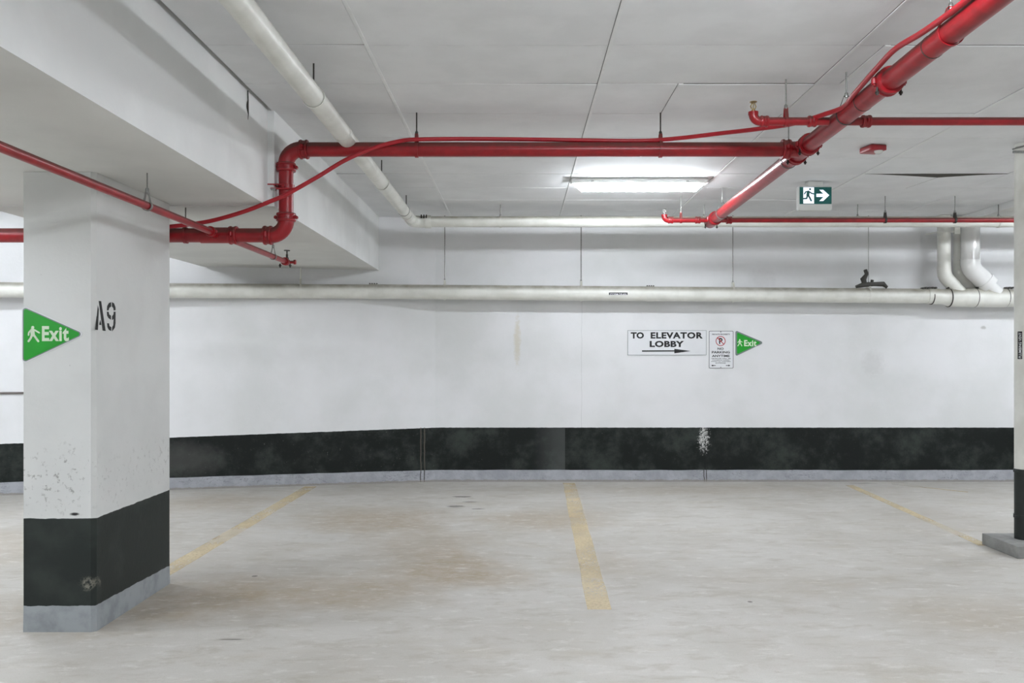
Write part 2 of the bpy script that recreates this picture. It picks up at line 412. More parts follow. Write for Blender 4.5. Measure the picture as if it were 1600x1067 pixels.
# back wall: straight on the right, swinging towards the camera left of a joint
SL = 0.2185
def wy(x): return WALLY if x > -1.04 else WALLY-(-1.04-x)*SL
def wallstrip(z0, z1, d0, d1, xs):
    bm = B(); cols = []
    for x in xs:
        y = wy(x)
        cols.append([bm.verts.new((x, y-d0, z0)), bm.verts.new((x, y-d0, z1)), bm.verts.new((x, y+d1, z1)), bm.verts.new((x, y+d1, z0))])
    for a, b in zip(cols[:-1], cols[1:]):
        for i in range(4): bm.faces.new((a[i], a[(i+1) % 4], b[(i+1) % 4], b[i]))
    bm.faces.new(cols[0]); bm.faces.new(cols[-1][::-1]); return bm
struct(obj('wall_back', wallstrip(0, CEIL+.06, 0, .25, [XL, -1.04, XR]), 'wall', smooth=False))
bm = wallstrip(-.005, .142, .014, -.001, [XL+.01]+[XL+.01+(XR-XL-.02)*i/60 for i in range(1, 60)]+[-1.04, XR-.01])
bm.free()
xs = sorted([XL+.01]+[XL+(XR-XL)*i/70 for i in range(1, 70)]+[-1.04, XR-.01])
bm = wallstrip(-.004, .142, .014, -.001, xs)
for v in bm.verts:
    if v.co.z > .1: v.co.z += random.uniform(-.005, .005)
struct(obj('baseboard_back', bm, 'curb', smooth=False))
bm = B(); box(bm, (XL-.2, YB, 0), (XL, 9.2, CEIL+.06)); struct(obj('wall_left', bm, 'wall', smooth=False))
bm = B(); box(bm, (XR, YB, 0), (XR+.2, WALLY, CEIL+.06)); struct(obj('wall_right', bm, 'wall', smooth=False))
bm = B(); box(bm, (XL-.2, YB-.2, 0), (XR+.2, YB, CEIL+.06)); struct(obj('wall_front', bm, 'wall', smooth=False))
bm = B(); box(bm, (XL-.2, YB, CEIL+.03), (XR+.2, WALLY+.3, CEIL+.25)); ceiling = struct(obj('ceiling', bm, 'slab', smooth=False))

# insulation boards under the slab, one object each
TX, TY = 1.335, 0.6545; Y0 = 4.633-19*TY
meshes = {}
def tile(x0, x1, y0, y1, tilt=(0, 0), dz=0.0, sag=None):
    g = 0.0046; wx, wyy = round(x1-x0-g, 4), round(y1-y0-g, 4)
    key = (wx, wyy, sag)
    if key not in meshes:
        bm = B(); th = .026; nx = 2 if sag else 1
        hx, hy = wx/2, wyy/2; c = .004
        if sag:
            cols = []
            for i in range(5):
                u = -hx+wx*i/4; s = 1 if sag == 'r' else -1
                f = (.5+.5*s*(u/hx))**1.3
                cols.append([bm.verts.new((u, -hy, th-.030*f)), bm.verts.new((u, -hy, -.034*f)), bm.verts.new((u, hy, -.006*f)), bm.verts.new((u, hy, th))])
            for a, b in zip(cols[:-1], cols[1:]):
                for i in range(4): bm.faces.new((a[i], a[(i+1) % 4], b[(i+1) % 4], b[i]))
            bm.faces.new(cols[0]); bm.faces.new(cols[-1][::-1])
        else:
            lo = [bm.verts.new((x, y, 0)) for x, y in ((-hx+c, -hy+c), (hx-c, -hy+c), (hx-c, hy-c), (-hx+c, hy-c))]
            mi = [bm.verts.new((x, y, c)) for x, y in ((-hx, -hy), (hx, -hy), (hx, hy), (-hx, hy))]
            hi = [bm.verts.new((x, y, th)) for x, y in ((-hx, -hy), (hx, -hy), (hx, hy), (-hx, hy))]
            bm.faces.new(lo); bm.faces.new(hi)
            for a, b in ((lo, mi), (mi, hi)):
                for i in range(4): bm.faces.new((a[i], a[(i+1) % 4], b[(i+1) % 4], b[i]))
        bmesh.ops.recalc_face_normals(bm, faces=bm.faces)
        for f in bm.faces: f.material_index = 1 if abs(f.normal.z) < .5 else 0
        me = bpy.data.meshes.new('ceiling_tile'); bm.to_mesh(me); bm.free()
        me.materials.append(M['tile']); me.materials.append(M['tile_edge']); meshes[key] = me
    o = bpy.data.objects.new('ceiling_tile', meshes[key]); COL.objects.link(o); o.parent = ceiling
    o.location = Vector(((x0+x1)/2, (y0+y1)/2, CEIL+dz))-ceiling.location
    o.rotation_euler = (tilt[0], tilt[1], 0)
    return o
colx = [-1.712, -.843, .484, 1.835, 3.18, 4.535, 5.35]
for r in range(29):
    y0 = Y0+r*TY; y1 = min(y0+TY, WALLY-.002)
    if y0 < YB: continue
    for c in range(6):
        x0, x1 = colx[c], colx[c+1]
        t = (random.gauss(0, .0024), random.gauss(0, .0014)); dz = random.uniform(-.0015, .001)
        if c == 4 and abs(y0-7.906) < .1:
            tile(x0, 3.88, y0, y1, sag='r'); tile(3.88, x1, y0, y1, sag='l'); continue
        if c == 2 and abs(y0-5.288) < .1:
            tile(x0, .987, y0, y1, t); tile(.987, x1, y0, y1, (-t[0], t[1]), -.004); continue
        if c == 3 and abs(y0-4.633) < .1:
            tile(x0, 1.99, y0, y1, t); tile(1.99, x1, y0, y1, (-t[0], t[1]), -.003); continue
        if c == 3 and y0 < 7.2 and y0 > 3.9 and r % 2 == 1: t = (t[0], .003)
        tile(x0, x1, y0, y1, t, dz)
    for x0, x1 in ((-8.0, -6.4), (-6.4, -5.06), (-5.06, -3.725), (5.752, 7.09), (7.09, 9.0)):
        tile(x0, x1, y0, min(y1, wy(x0)-.01) if x0 < 0 else y1, (random.gauss(0, .002), random.gauss(0, .001)), 0) if y0 < 9 or x0 > 0 else None

# painted strips over some of the joints
def strip(x, y0, y1, wd=.018):
    bm = B(); box(bm, (x, y0, CEIL-.0035), (x+wd, y1, CEIL+.004)); obj('joint_strip', bm, 'strip', ceiling, smooth=False)
for x in (-.843, .484, 3.18): strip(x, Y0, WALLY-.01)
strip(.987, 5.288, 5.942, .03); strip(1.99, 4.633, 5.288, .03); strip(1.835, Y0, WALLY-.01, .014)

# beams
def beam(name, x0, x1, y0, y1, z0, mats=('concrete', 'soffit')):
    bm = B(); box(bm, (x0, y0, z0), (x1, y1, CEIL+.029), .006)
    bmesh.ops.recalc_face_normals(bm, faces=bm.faces)
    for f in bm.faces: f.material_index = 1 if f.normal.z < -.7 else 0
    return struct(obj(name, bm, list(mats), smooth=False))
BZ = 2.592
bm = B()
vs_ = box(bm, (-3.70, 5.86, BZ-.012), (-1.690, WALLY-.002, CEIL+.029))
for v in vs_:
    if v.co.y > 10:
        if v.co.x > -2: v.co.x = -1.714
        if v.co.z < 3: v.co.z = BZ
box(bm, (-3.72, YB, BZ-.008), (-1.735, 5.862, CEIL+.029))
bmesh.ops.recalc_face_normals(bm, faces=bm.faces)
# cut the far end to the slanting wall
for v in bm.verts:
    if v.co.y > 10: v.co.y = wy(v.co.x)-.002
for f in bm.faces: f.material_index = 1 if f.normal.z < -.7 else 0
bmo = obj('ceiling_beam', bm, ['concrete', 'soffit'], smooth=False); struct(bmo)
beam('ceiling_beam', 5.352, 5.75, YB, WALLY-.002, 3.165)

# pillar
PX0, PX1, PY0, PY1 = -2.786, -2.386, 4.78, 5.80
bm = B(); c = .022
pts = [(PX0, PY0), (PX1-c, PY0), (PX1, PY0+c), (PX1, PY1), (PX0, PY1)]
lv = []
zs = [0, .02, .147, .4, .637, 1.0, 1.5, 2.0, BZ-.0095]
for z in zs:
    lv.append([bm.verts.new((x+(.004 if z < .05 and x > -2.5 else 0), y-(.004 if z < .05 and y < 5 else 0), z)) for x, y in pts])
for a, b in zip(lv[:-1], lv[1:]):
    for i in range(5): bm.faces.new((a[i], a[(i+1) % 5], b[(i+1) % 5], b[i]))
bm.faces.new(lv[0]); bm.faces.new(lv[-1])
pillar = obj('concrete_pillar', bm, 'pillar', smooth=False)
tag(pillar, 'rectangular white concrete pillar with black and grey painted bands at its foot', 'pillar')
# stencilled A9 on the side of the pillar
def face_u(px): return PX1*F/(px-VX)        # depth on the pillar's side face at a pixel column
so = (PX1, 0, 0)
def sp(px, py):
    y = face_u(px); return (y, CZ-(py-VY)*y/F)
bm = B(); D0, D1 = -.001, .0012
for q in ([(154.2, 470), (157.8, 470.5), (164.8, 517), (160.3, 516.5)],               # right stroke
          [(152.8, 477), (154.2, 484), (152.8, 515.5), (149.0, 515)],
          [(154.8, 507.5), (156.4, 500), (158.2, 507.8)]):
    poly(bm, [sp(*k) for k in q], 'R', so, D0, D1)
obj('stencilled_letter', bm, 'stencil', pillar, smooth=False)
bm = B()
for q in ([(173.4, 472), (173.4, 479), (170.5, 481), (169.3, 485), (167, 485), (167.5, 478), (170, 473.5)],
          [(174.9, 472), (178, 474), (180.2, 480), (180.3, 484.5), (177.6, 485), (177, 481), (174.9, 479)],
          [(167, 487), (169.4, 487), (170.5, 491.5), (173.2, 493), (173.2, 499.5), (169.5, 497), (167.3, 493)],
          [(180.3, 487), (180.3, 505), (179.2, 512), (175.2, 517.5), (175.2, 511), (177, 508), (177.6, 498), (175, 500), (175, 494), (177.4, 491), (177.6, 487)],
          [(167.3, 505), (170, 505), (171, 509.5), (173.6, 511), (173.6, 517), (170, 515.5), (167.8, 511)]):
    poly(bm, [sp(*k) for k in q], 'R', so, D0, D1)
obj('stencilled_number', bm, 'stencil', pillar, smooth=False)

# painted bay lines, parts of the floor
def pline(a, b, wd, label=None, wd2=None):
    bm = B(); a = Vector((a[0], a[1], 0)); b = Vector((b[0], b[1], 0)); t = (b-a).normalized(); n = Vector((-t.y, t.x, 0))
    L = (b-a).length; N = 24; prev = None
    for i in range(N+1):
        p = a+(b-a)*i/N; k = wd/2
        k1 = k+random.uniform(-.004, .004); k2 = k+random.uniform(-.004, .004)
        cur = [bm.verts.new(p+n*k1+Vector((0, 0, .0012))), bm.verts.new(p-n*k2+Vector((0, 0, .0012)))]
        if prev: bm.faces.new((prev[0], prev[1], cur[1], cur[0]))
        prev = cur
    return obj('bay_line', bm, 'line', floor, smooth=False, label=label)
pline((-2.48, 10.1), (-2.54, 6.0), .15, 'faded yellow bay line beside the pillar')
pline((.60, 10.38), (.49, 5.2), .15, 'yellow bay line ending mid floor')
pline((3.95, 10.2), (3.80, 6.95), .10, 'faded yellow bay line by the vent stack')
pline((4.50, 10.30), (5.1, 9.68), .05, 'thin slanting yellow line near the back wall')

# ================================================================ red sprinkler main
ZR = 1.55+1.435; YR = 5.92
def Xr(px, y=YR): return (px-VX)*y/F
main = thing('sprinkler_main_pipe', (0, YR, ZR), 'thick red main crossing left to right, stepping down past the beam to behind the pillar', 'pipe')
xv = Xr(447); zl = 1.55+.838; r = .0495; RE = .105
top_c = Vector((xv, YR, ZR)); low_c = Vector((xv, YR, zl))
xt = 1.955
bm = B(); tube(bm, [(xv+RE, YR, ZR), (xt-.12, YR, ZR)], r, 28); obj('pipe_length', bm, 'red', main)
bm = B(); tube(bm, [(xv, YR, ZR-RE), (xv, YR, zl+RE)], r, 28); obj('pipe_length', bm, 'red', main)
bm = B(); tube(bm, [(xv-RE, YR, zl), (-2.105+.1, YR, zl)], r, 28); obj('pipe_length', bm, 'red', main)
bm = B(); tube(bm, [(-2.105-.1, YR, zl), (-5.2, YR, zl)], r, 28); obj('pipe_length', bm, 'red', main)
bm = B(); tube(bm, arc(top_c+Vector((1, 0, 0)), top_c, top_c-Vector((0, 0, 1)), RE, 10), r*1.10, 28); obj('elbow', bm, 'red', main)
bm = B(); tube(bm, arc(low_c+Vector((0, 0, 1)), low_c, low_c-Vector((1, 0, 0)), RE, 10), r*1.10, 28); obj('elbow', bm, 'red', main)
coupling(main, (xv+RE+.02, YR, ZR), (1, 0, 0), r); coupling(main, (xv, YR, ZR-RE-.02), (0, 0, 1), r)
coupling(main, (xv, YR, zl+RE+.02), (0, 0, 1), r); coupling(main, (xv-RE-.02, YR, zl), (1, 0, 0), r)
coupling(main, (xt-.105, YR, ZR), (1, 0, 0), r*1.04)
# tee where the thin branch line crosses the lower length
bm = B(); lathe(bm, (-2.105, YR, zl), (1, 0, 0), [(-.11, r*1.0), (-.11, r*1.12), (.11, r*1.12), (.11, r)], 24)
tube(bm, [(-2.105, YR-.03, zl), (-2.105, YR-.085, zl)], .030, 20); obj('tee', bm, 'red', main)
coupling(main, (-2.105+.115, YR, zl), (1, 0, 0), r*.96)
for px in (651, 1032): hanger(main, (Xr(px), YR, ZR), (1, 0, 0), r, CEIL, 'darksteel', 'red', 'clevis')
hanger(main, (Xr(290), YR, zl), (1, 0, 0), r, BZ, 'steel', 'red', 'ring')
# riser clamp screwed to the beam
bm = B(); zc = ZR-.262
lathe(bm, (xv, YR, zc), (0, 0, 1), [(-.016, r+.001), (-.016, r+.008), (.016, r+.008), (.016, r+.001)], 24)
box(bm, (xv-.115, YR-r-.016, zc+.004), (xv+.02, YR-r-.006, zc+.012)); box(bm, (xv-.09, YR-r-.018, zc-.026), (xv+.085, YR-r-.010, zc-.016))
tube(bm, [(xv-.06, YR-r-.030, zc), (xv-.06, YR+.02, zc)], .006, 8)
lathe(bm, (xv+.0, YR-r-.028, zc-.004), (0, 1, 0), [(0, .012), (.012, .012)], 6)
clampo = obj('riser_clamp', bm, 'red', main)
bm = B(); box(bm, (-1.7155, YR-.05, zc-.055), (-1.705, YR+.04, zc+.03), .003)
box(bm, (-1.71, YR-.075, zc-.035), (xv-r-.002, YR-.055, zc-.022)); tube(bm, [(-1.690, YR-.07, zc-.03), (-1.690, YR-.07, zc-.085)], .005, 8)
obj('wall_bracket', bm, 'steel', clampo)

# red pipe receding on the right
def dg(y): return Vector((1.905+(y-3.43)*.0249, y, ZR))
rd = .0545
diag = thing('sprinkler_cross_main', dg(6), 'thick red sprinkler pipe running from the top right corner back towards the wall, with couplings', 'pipe')
dax = (dg(9)-dg(3)).normalized()
for ya, yb in ((-7.9, 4.45), (4.45, YR-.13), (YR+.13, 8.94)):
    bm = B(); tube(bm, [dg(ya), dg(yb)], rd, 28); obj('pipe_length', bm, 'red', diag)
bm = B(); lathe(bm, dg(YR), dax, [(-.13, rd*1.01), (-.13, rd*1.10), (.13, rd*1.10), (.13, rd*1.01)], 24); tube(bm, [dg(YR), dg(YR)-Vector((.14, 0, 0))], r*1.1, 24)
obj('tee', bm, 'red', diag)
coupling(diag, dg(YR-.14), dax, rd); coupling(diag, dg(YR+.14), dax, rd)
coupling(diag, dg(4.45), dax, rd, k=1.1)
for y in (3.95, 4.80):
    bm = B(); lathe(bm, dg(y), dax, [(-.003, rd), (-.003, rd+.002), (.003, rd+.002), (.003, rd)], 24); obj('pipe_seam', bm, 'sealant', diag)
hanger(diag, dg(5.07), dax, rd, CEIL, 'steel', 'darksteel', 'clevis', .005, .008); hanger(diag, dg(6.25), dax, rd, CEIL, 'steel', 'darksteel', 'clevis', .005, .008)
hanger(diag, dg(3.78), dax, rd, CEIL, 'steel', 'red', 'clevis'); hanger(diag, dg(8.55), dax, rd, CEIL, 'steel', 'steel', 'clevis')
bm = B(); lathe(bm, dg(8.92), dax, [(0, rd*1.02), (0, rd*1.14), (.24, rd*1.14), (.27, rd*.9), (.285, rd*.4)], 24); obj('end_cap', bm, 'red', diag)
coupling(diag, dg(8.88), dax, rd*.98)
# bolts hanging below the couplings
for y in (YR-.14, YR+.14, 4.45, 9.10):
    for s in (-1, 1):
        bm = B(); p = dg(y)+Vector((s*.062, 0, -.030)); tube(bm, [p, p-Vector((0, 0, .042))], .006, 8); lathe(bm, p-Vector((0, 0, .034)), (0, 0, 1), [(0, .011), (.01, .011)], 6)
        obj('bolt', bm, 'darksteel', diag)

def sprinkler(parent, p, mat='brass'):      # upright sprinkler head
    bm = B(); p = Vector(p)
    lathe(bm, p, (0, 0, 1), [(0, .012), (.012, .012), (.014, .009), (.020, .009)], 12)
    tube(bm, [p+Vector((-.010, 0, .018)), p+Vector((-.017, 0, .034)), p+Vector((-.006, 0, .056))], .0035, 8)
    tube(bm, [p+Vector((.010, 0, .018)), p+Vector((.017, 0, .034)), p+Vector((.006, 0, .056))], .0035, 8)
    tube(bm, [p+Vector((0, 0, .018)), p+Vector((0, 0, .056))], .003, 8)
    lathe(bm, p+Vector((0, 0, .056)), (0, 0, 1), [(0, .008), (.003, .022), (.006, .023), (.007, .008)], 14)
    return obj('sprinkler_head', bm, mat, parent)

def branch(y, x0, x1, rb, xt, label, rods, headmat, grp):
    t = thing('sprinkler_branch_pipe', (x0, y, ZR), label, 'pipe')
    e = Vector((x0, y, ZR))
    bm = B(); tube(bm, [(x0+.05, y, ZR), (xt-.06, y, ZR)], rb, 20); obj('pipe_length', bm, 'red', t)
    bm = B(); tube(bm, [(xt+.06, y, ZR), (x1, y, ZR)], rb, 20); obj('pipe_length', bm, 'red', t)
    bm = B(); tube(bm, arc(e+Vector((0, 0, 1)), e, e+Vector((1, 0, 0)), .045, 8), rb*1.12, 20)
    lathe(bm, e+Vector((0, 0, .040)), (0, 0, 1), [(0, rb*1.25), (.018, rb*1.25), (.02, rb*.8)], 16); obj('elbow', bm, 'red', t)
    coupling(t, (x0+.066, y, ZR), (1, 0, 0), rb*1.05, k=1.6); coupling(t, (xt-.16, y, ZR), (1, 0, 0), rb*1.05, k=1.6)
    coupling(t, (xt+.17, y, ZR), (1, 0, 0), rb*1.15, k=1.6)
    sprinkler(t, e+Vector((0, 0, .058)), headmat)
    for px in rods: hanger(t, (Xr(px, y), y, ZR), (1, 0, 0), rb, CEIL, 'steel', 'red' if px < 1300 else 'darksteel', 'clevis')
    return t
branch(5.21, Xr(1177, 5.21), 8.9, .0245, dg(5.21).x, 'thin red sprinkler branch crossing above the exit sign, nearer the camera, with brass upright head', (1228,), 'brass', None)
branch(9.0, Xr(1038, 9.0), 8.9, .026, dg(9.0).x, 'thin red sprinkler branch just in front of the white pipe along the back wall', (1064, 1383, 1492), 'steel', None)

# left branch line passing the pillar
XB = -2.105; ZB = 1.55+.848; rb = .0225
lb = thing('sprinkler_branch_pipe', (XB, YR, ZB), 'thin red branch pipe slanting across the pillar top to a small valve under the beam', 'pipe')
bm = B(); tube(bm, [(XB, -7.9, ZB), (XB, YR-.10, ZB)], rb, 20); obj('pipe_length', bm, 'red', lb)
bm = B(); tube(bm, [(XB, YR+.085, ZB), (XB, 7.66, ZB)], rb, 20); obj('pipe_length', bm, 'red', lb)
bm = B(); tube(bm, [(XB, YR+.05, ZB), (XB, YR+.10, ZB)], .03, 20); obj('outlet_nipple', bm, 'red', lb)
coupling(lb, (XB, YR-.115, ZB), (0, 1, 0), rb*1.15, k=1.4); coupling(lb, (XB, 7.64, ZB), (0, 1, 0), rb*1.15, k=1.6)
bm = B(); lathe(bm, (XB, 7.66, ZB), (0, 1, 0), [(0, rb*1.3), (.06, rb*1.3), (.08, rb*.6)], 18)
obj('end_cap', bm, 'red', lb)
bm = B(); lathe(bm, (XB, 7.70, ZB+.02), (0, 0, 1), [(0, .016), (.02, .016), (.024, .010), (.05, .010), (.052, .006), (.080, .006), (.081, .028), (.088, .028), (.09, .006)], 14)
v = obj('valve', bm, 'darksteel', lb)
bm = B(); tube(bm, [(XB, 7.70, ZB), (XB+.07, 7.70, ZB)], .013, 12); lathe(bm, (XB+.062, 7.70, ZB), (1, 0, 0), [(0, .022), (.018, .022), (.02, .01)], 10); obj('side_outlet', bm, 'red', v)
for s in (-.045, .045):
    bm = B(); p = Vector((XB+s, 7.64, ZB-.02)); tube(bm, [p, p-Vector((0, 0, .035))], .006, 8); lathe(bm, p-Vector((0, 0, .022)), (0, 0, 1), [(0, .012), (.01, .012)], 6); obj('bolt', bm, 'darksteel', lb)
hanger(lb, (XB, 4.81, ZB), (0, 1, 0), rb, BZ-.008, 'steel', 'steel', 'clevis', .004); hanger(lb, (XB, 7.27, ZB), (0, 1, 0), rb, BZ, 'steel', 'steel', 'clevis', .004)
hanger(lb, (XB, 2.2, ZB), (0, 1, 0), rb, BZ-.008, 'steel', 'steel', 'clevis', .004)

# thin red hose looping over the main
def catmull(pts, n=10):
    out = []; q = [pts[0]*2-pts[1]]+pts+[pts[-1]*2-pts[-2]]
    for i in range(1, len(q)-2):
        a, b, c, d = q[i-1], q[i], q[i+1], q[i+2]
        for k in range(n):
            t = k/n; out.append(.5*((2*b)+(c-a)*t+(2*a-5*b+4*c-d)*t*t+(3*b-a-3*c+d)*t**3))
    out.append(pts[-1]); return out
hp = [P(240, 356, 5.84), P(285, 352, 5.83), P(330, 345, 5.80), P(380, 331, 5.77), P(420, 315.5, 5.76), P(447, 304, 5.77), P(495, 277, 5.80), P(540, 250, 5.83), P(585, 231, 5.85),
      P(620, 221.5, 5.86), P(648, 218, 5.86), P(720, 217, 5.90), P(800, 217.5, 5.92), P(900, 219, 5.92), P(1000, 220, 5.92), P(1060, 216, 5.86), P(1120, 209, 5.72), P(1180, 202, 5.50),
      P(1240, 193, 5.32), P(1290, 178, 5.12), P(1318, 167, 4.96)]
hp2 = []
for y, dx, dz in ((4.75, -.072, .025), (4.4, -.085, .05), (4.15, -.09, .062), (3.9, -.075, .045), (3.6, -.07, .03), (3.2, -.068, .028), (2.4, -.066, .028), (-4.8, -.066, .028)):
    hp2.append(dg(y)+Vector((dx, 0, dz)))
bm = B(); tube(bm, catmull(hp+hp2, 8), .0145, 12)
hose = obj('red_hose', bm, 'redhose'); tag(hose, 'thin flexible red hose draped over the thick red main and along the slanting pipe', 'hose')

# ================================================================ white pipes
HW = 1.496; ZW = 1.55+HW; YW = 9.5; xw = (645-VX)*YW/F
wp = thing('ceiling_drain_pipe', (xw, 6, ZW), 'long white pipe hung under the ceiling beside the beam, running back to the far wall', 'pipe')
rw = .060; K0 = Vector((xw, YW, ZW))
def wx_(y): return -1.19+(y-3)*(xw+1.19)/(YW-3)
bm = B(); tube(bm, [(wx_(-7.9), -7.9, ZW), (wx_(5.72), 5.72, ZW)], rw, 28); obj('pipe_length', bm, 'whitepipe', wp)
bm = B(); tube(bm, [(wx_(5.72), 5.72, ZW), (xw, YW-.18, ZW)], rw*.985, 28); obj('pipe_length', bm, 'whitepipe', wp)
bm = B(); lathe(bm, (wx_(5.72), 5.72, ZW), (0, 1, 0), [(-.04, rw), (-.04, rw*1.05), (.04, rw*1.05), (.04, rw)], 28); obj('coupling', bm, 'whitepipe', wp)
bm = B(); lathe(bm, (wx_(8.75), 8.75, ZW), (0, 1, 0), [(-.004, rw), (-.004, rw*1.03), (.004, rw*1.03), (.004, rw)], 28); obj('pipe_seam', bm, 'sealant', wp)
for y in (4.92, 7.35, 8.95): hanger(wp, (wx_(y), y, ZW), (0, 1, 0), rw, CEIL, 'darksteel', 'whitepipe', 'ring')
bm = B(); tube(bm, [Vector((xw, YW-.2, ZW))]+arc(K0-Vector((0, 1, 0)), K0, K0+Vector((1, 0, 0)), .10, 8)+[K0+Vector((.13, 0, 0))], rw*1.08, 28); obj('elbow', bm, 'whitepipe', wp)
cw = thing('wall_drain_pipe', (1, YW, ZW), 'upper white pipe running along the top of the back wall under the ceiling', 'pipe')
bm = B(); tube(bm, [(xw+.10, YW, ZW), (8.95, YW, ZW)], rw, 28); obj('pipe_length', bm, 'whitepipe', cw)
bm = B(); lathe(bm, (xw+.17, YW, ZW), (1, 0, 0), [(-.035, rw), (-.035, rw*1.15), (-.02, rw*1.2), (.02, rw*1.2), (.035, rw*1.15), (.035, rw)], 24); cp = obj('coupling', bm, 'whitepipe', cw)
bm = B()
for s in (-1, 0, 1): lathe(bm, (xw+.13+s*.028, YW-rw*1.0, ZW+.05), (0, 0, 1), [(-.02, .007), (.02, .007)], 6)
obj('clamp_bolt', bm, 'darksteel', cp)
for px in (782, 1100, 1340, 1560): hanger(cw, (Xr(px, YW), YW, ZW), (1, 0, 0), rw, CEIL, 'steel', 'whitepipe', 'ring')

# storm drain along the wall
YS = 10.25; rs = .0885
def spt(px, py, y): return P(px, py, y)
sd = thing('storm_drain_pipe', P(800, 458, YS), 'fat white storm drain pipe running the length of the back wall below the ceiling pipe', 'pipe')
sA = P(577, 455.5, YS-.02); sB = P(1452, 462.5, YS); sL = P(-180, 452, 8.98)
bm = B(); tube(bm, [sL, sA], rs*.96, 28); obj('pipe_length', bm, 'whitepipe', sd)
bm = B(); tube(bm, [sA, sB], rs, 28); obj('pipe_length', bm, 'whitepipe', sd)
ax = (sB-sA).normalized()
def band(p, a, wdt, R, mat='whitepipe', name='coupling', n=28):
    bm = B(); lathe(bm, p, a, [(-wdt/2, R*.9), (-wdt/2, R), (wdt/2, R), (wdt/2, R*.9)], n); return obj(name, bm, mat, sd)
def clampband(p, a, R, w=.07):
    c = band(p, a, w, R*1.03)
    bm = B()
    for i in range(4): lathe(bm, Vector(p)+Vector(a)*(i-1.5)*w*.28+Vector((0, -.02, R*1.05)), (0, 1, 0), [(0, .009), (.03, .009)], 6)
    obj('clamp_screw', bm, 'sealant', c)
clampband(sA+Vector((.05, 0, 0)), ax, rs, .10)
clampband(P(1016, 459.0, YS), ax, rs, .09)
# reducer and double wye body
s1 = P(1466, 463.5, YS); s2 = P(1483, 464.5, YS); s3 = P(1600, 465.5, YS); RB = .113
bm = B(); lathe(bm, sB, s2-sB, [(-.03, rs), (-.03, rs*1.06), (.10, rs*1.06), (.12, rs*1.02), ((s2-sB).length-.06, rs*1.05), ((s2-sB).length, RB)], 28); obj('reducer', bm, 'whitepipe', sd)
ca = (s3-s2).normalized()
bm = B(); tube(bm, [s2, P(1523, 465, YS)], RB, 32); obj('wye_fitting', bm, 'whitepipe', sd)
bm = B(); tube(bm, [P(1523, 465, YS), P(1571, 465.3, YS)], RB, 32); obj('wye_fitting', bm, 'whitepipe', sd)
bm = B(); tube(bm, [P(1571, 465.3, YS), Vector((8.9, YS, P(1571, 465.3, YS).z-.03))], RB*.96, 32); obj('pipe_length', bm, 'whitepipe', sd)
for px, w_ in ((1455, .01), (1482, .012), (1523, .008), (1571, .008)):
    band(P(px, 463.5 if px < 1470 else 465, YS), ca, w_, (rs*1.08 if px < 1470 else RB*1.012), 'sealant', 'joint_ring')
for px in (1450, 1490, 1536, 1580):
    bm = B()
    for i in range(5):
        q = P(px+(i-2)*5, 450 if px > 1470 else 451, YS); lathe(bm, q+Vector((0, -.05, .004+random.uniform(-.006, .006))), (0, 1, 0), [(0, .012), (.06, .012)], 7)
    obj('clamp_bolts', bm, 'sealant', sd)
for px, py in ((695, 456.5), (908, 458.3), (1145, 460.2)): hanger(sd, P(px, py, YS), ax, rs, CEIL, 'steel', 'whitepipe', 'clevis', .006)
q = P(468, 455, 9.98); q.y = sL.y+(sA.y-sL.y)*(q.x-sL.x)/(sA.x-sL.x); q.z = sL.z+(sA.z-sL.z)*(q.x-sL.x)/(sA.x-sL.x)
hanger(sd, q, (sA-sL), rs*.96, BZ, 'whitepipe', 'whitepipe', 'clevis', .008)
q = P(1357, 461.8, YS); hr = hanger(sd, q, ax, rs, CEIL, 'steel', 'whitepipe', 'clevis', .004)
# old corroded clamp on that hanger
bm = B(); zt = q.z+rs
tube(bm, [(q.x-.16, q.y-.02, zt+.015), (q.x-.08, q.y-.03, zt+.035), (q.x+.05, q.y-.03, zt+.05), (q.x+.17, q.y-.02, zt+.045), (q.x+.215, q.y-.02, zt+.01)], [.018, .03, .028, .03, .02], 10)
tube(bm, [(q.x-.05, q.y-.02, zt+.04), (q.x-.07, q.y-.02, zt+.11), (q.x-.03, q.y-.02, zt+.17), (q.x-.04, q.y-.01, zt+.22)], [.03, .038, .024, .02], 10)
tube(bm, [(q.x+.02, q.y-.03, zt+.04), (q.x+.03, q.y-.03, zt+.10)], .02, 8)
for v in bm.verts: v.co += Vector([random.uniform(-.006, .006) for _ in range(3)])
obj('corroded_clamp', bm, 'sealant', hr)
# printed pipe label
lx0, lx1 = P(950, 459, YS).x, P(979, 459, YS).x; lz = P(964, 459, YS).z
bm = B(); N = 6
ph = [math.radians(172+ -8*0 + (i-N/2)*4.2) for i in range(N+1)]
fl = (lx0-sA.x)/(sB.x-sA.x); ya = sA.y+(sB.y-sA.y)*fl; za = sA.z+(sB.z-sA.z)*fl
def onp(x, a, R): return Vector((x, ya-R*math.cos(a), za-.002+R*math.sin(a)))
angs = [math.radians(-4-10+20*i/N*.9) for i in range(N+1)]
cols = [[bm.verts.new(onp(x, a, rs+.0012)) for a in angs] for x in (lx0, lx1)]
for i in range(N): bm.faces.new((cols[0][i], cols[0][i+1], cols[1][i+1], cols[1][i]))
lab = obj('pipe_label', bm, 'signblack', sd, label='small black storm drain label')
bm = B(); text(bm, 'STORM DRAIN', lx0+.012, lx1-.012, -.011, .011, 'F', (0, ya-rs-.0022, za-.016), 0, .0006, .01)
obj('lettering', bm, 'signwhite', lab, smooth=False)

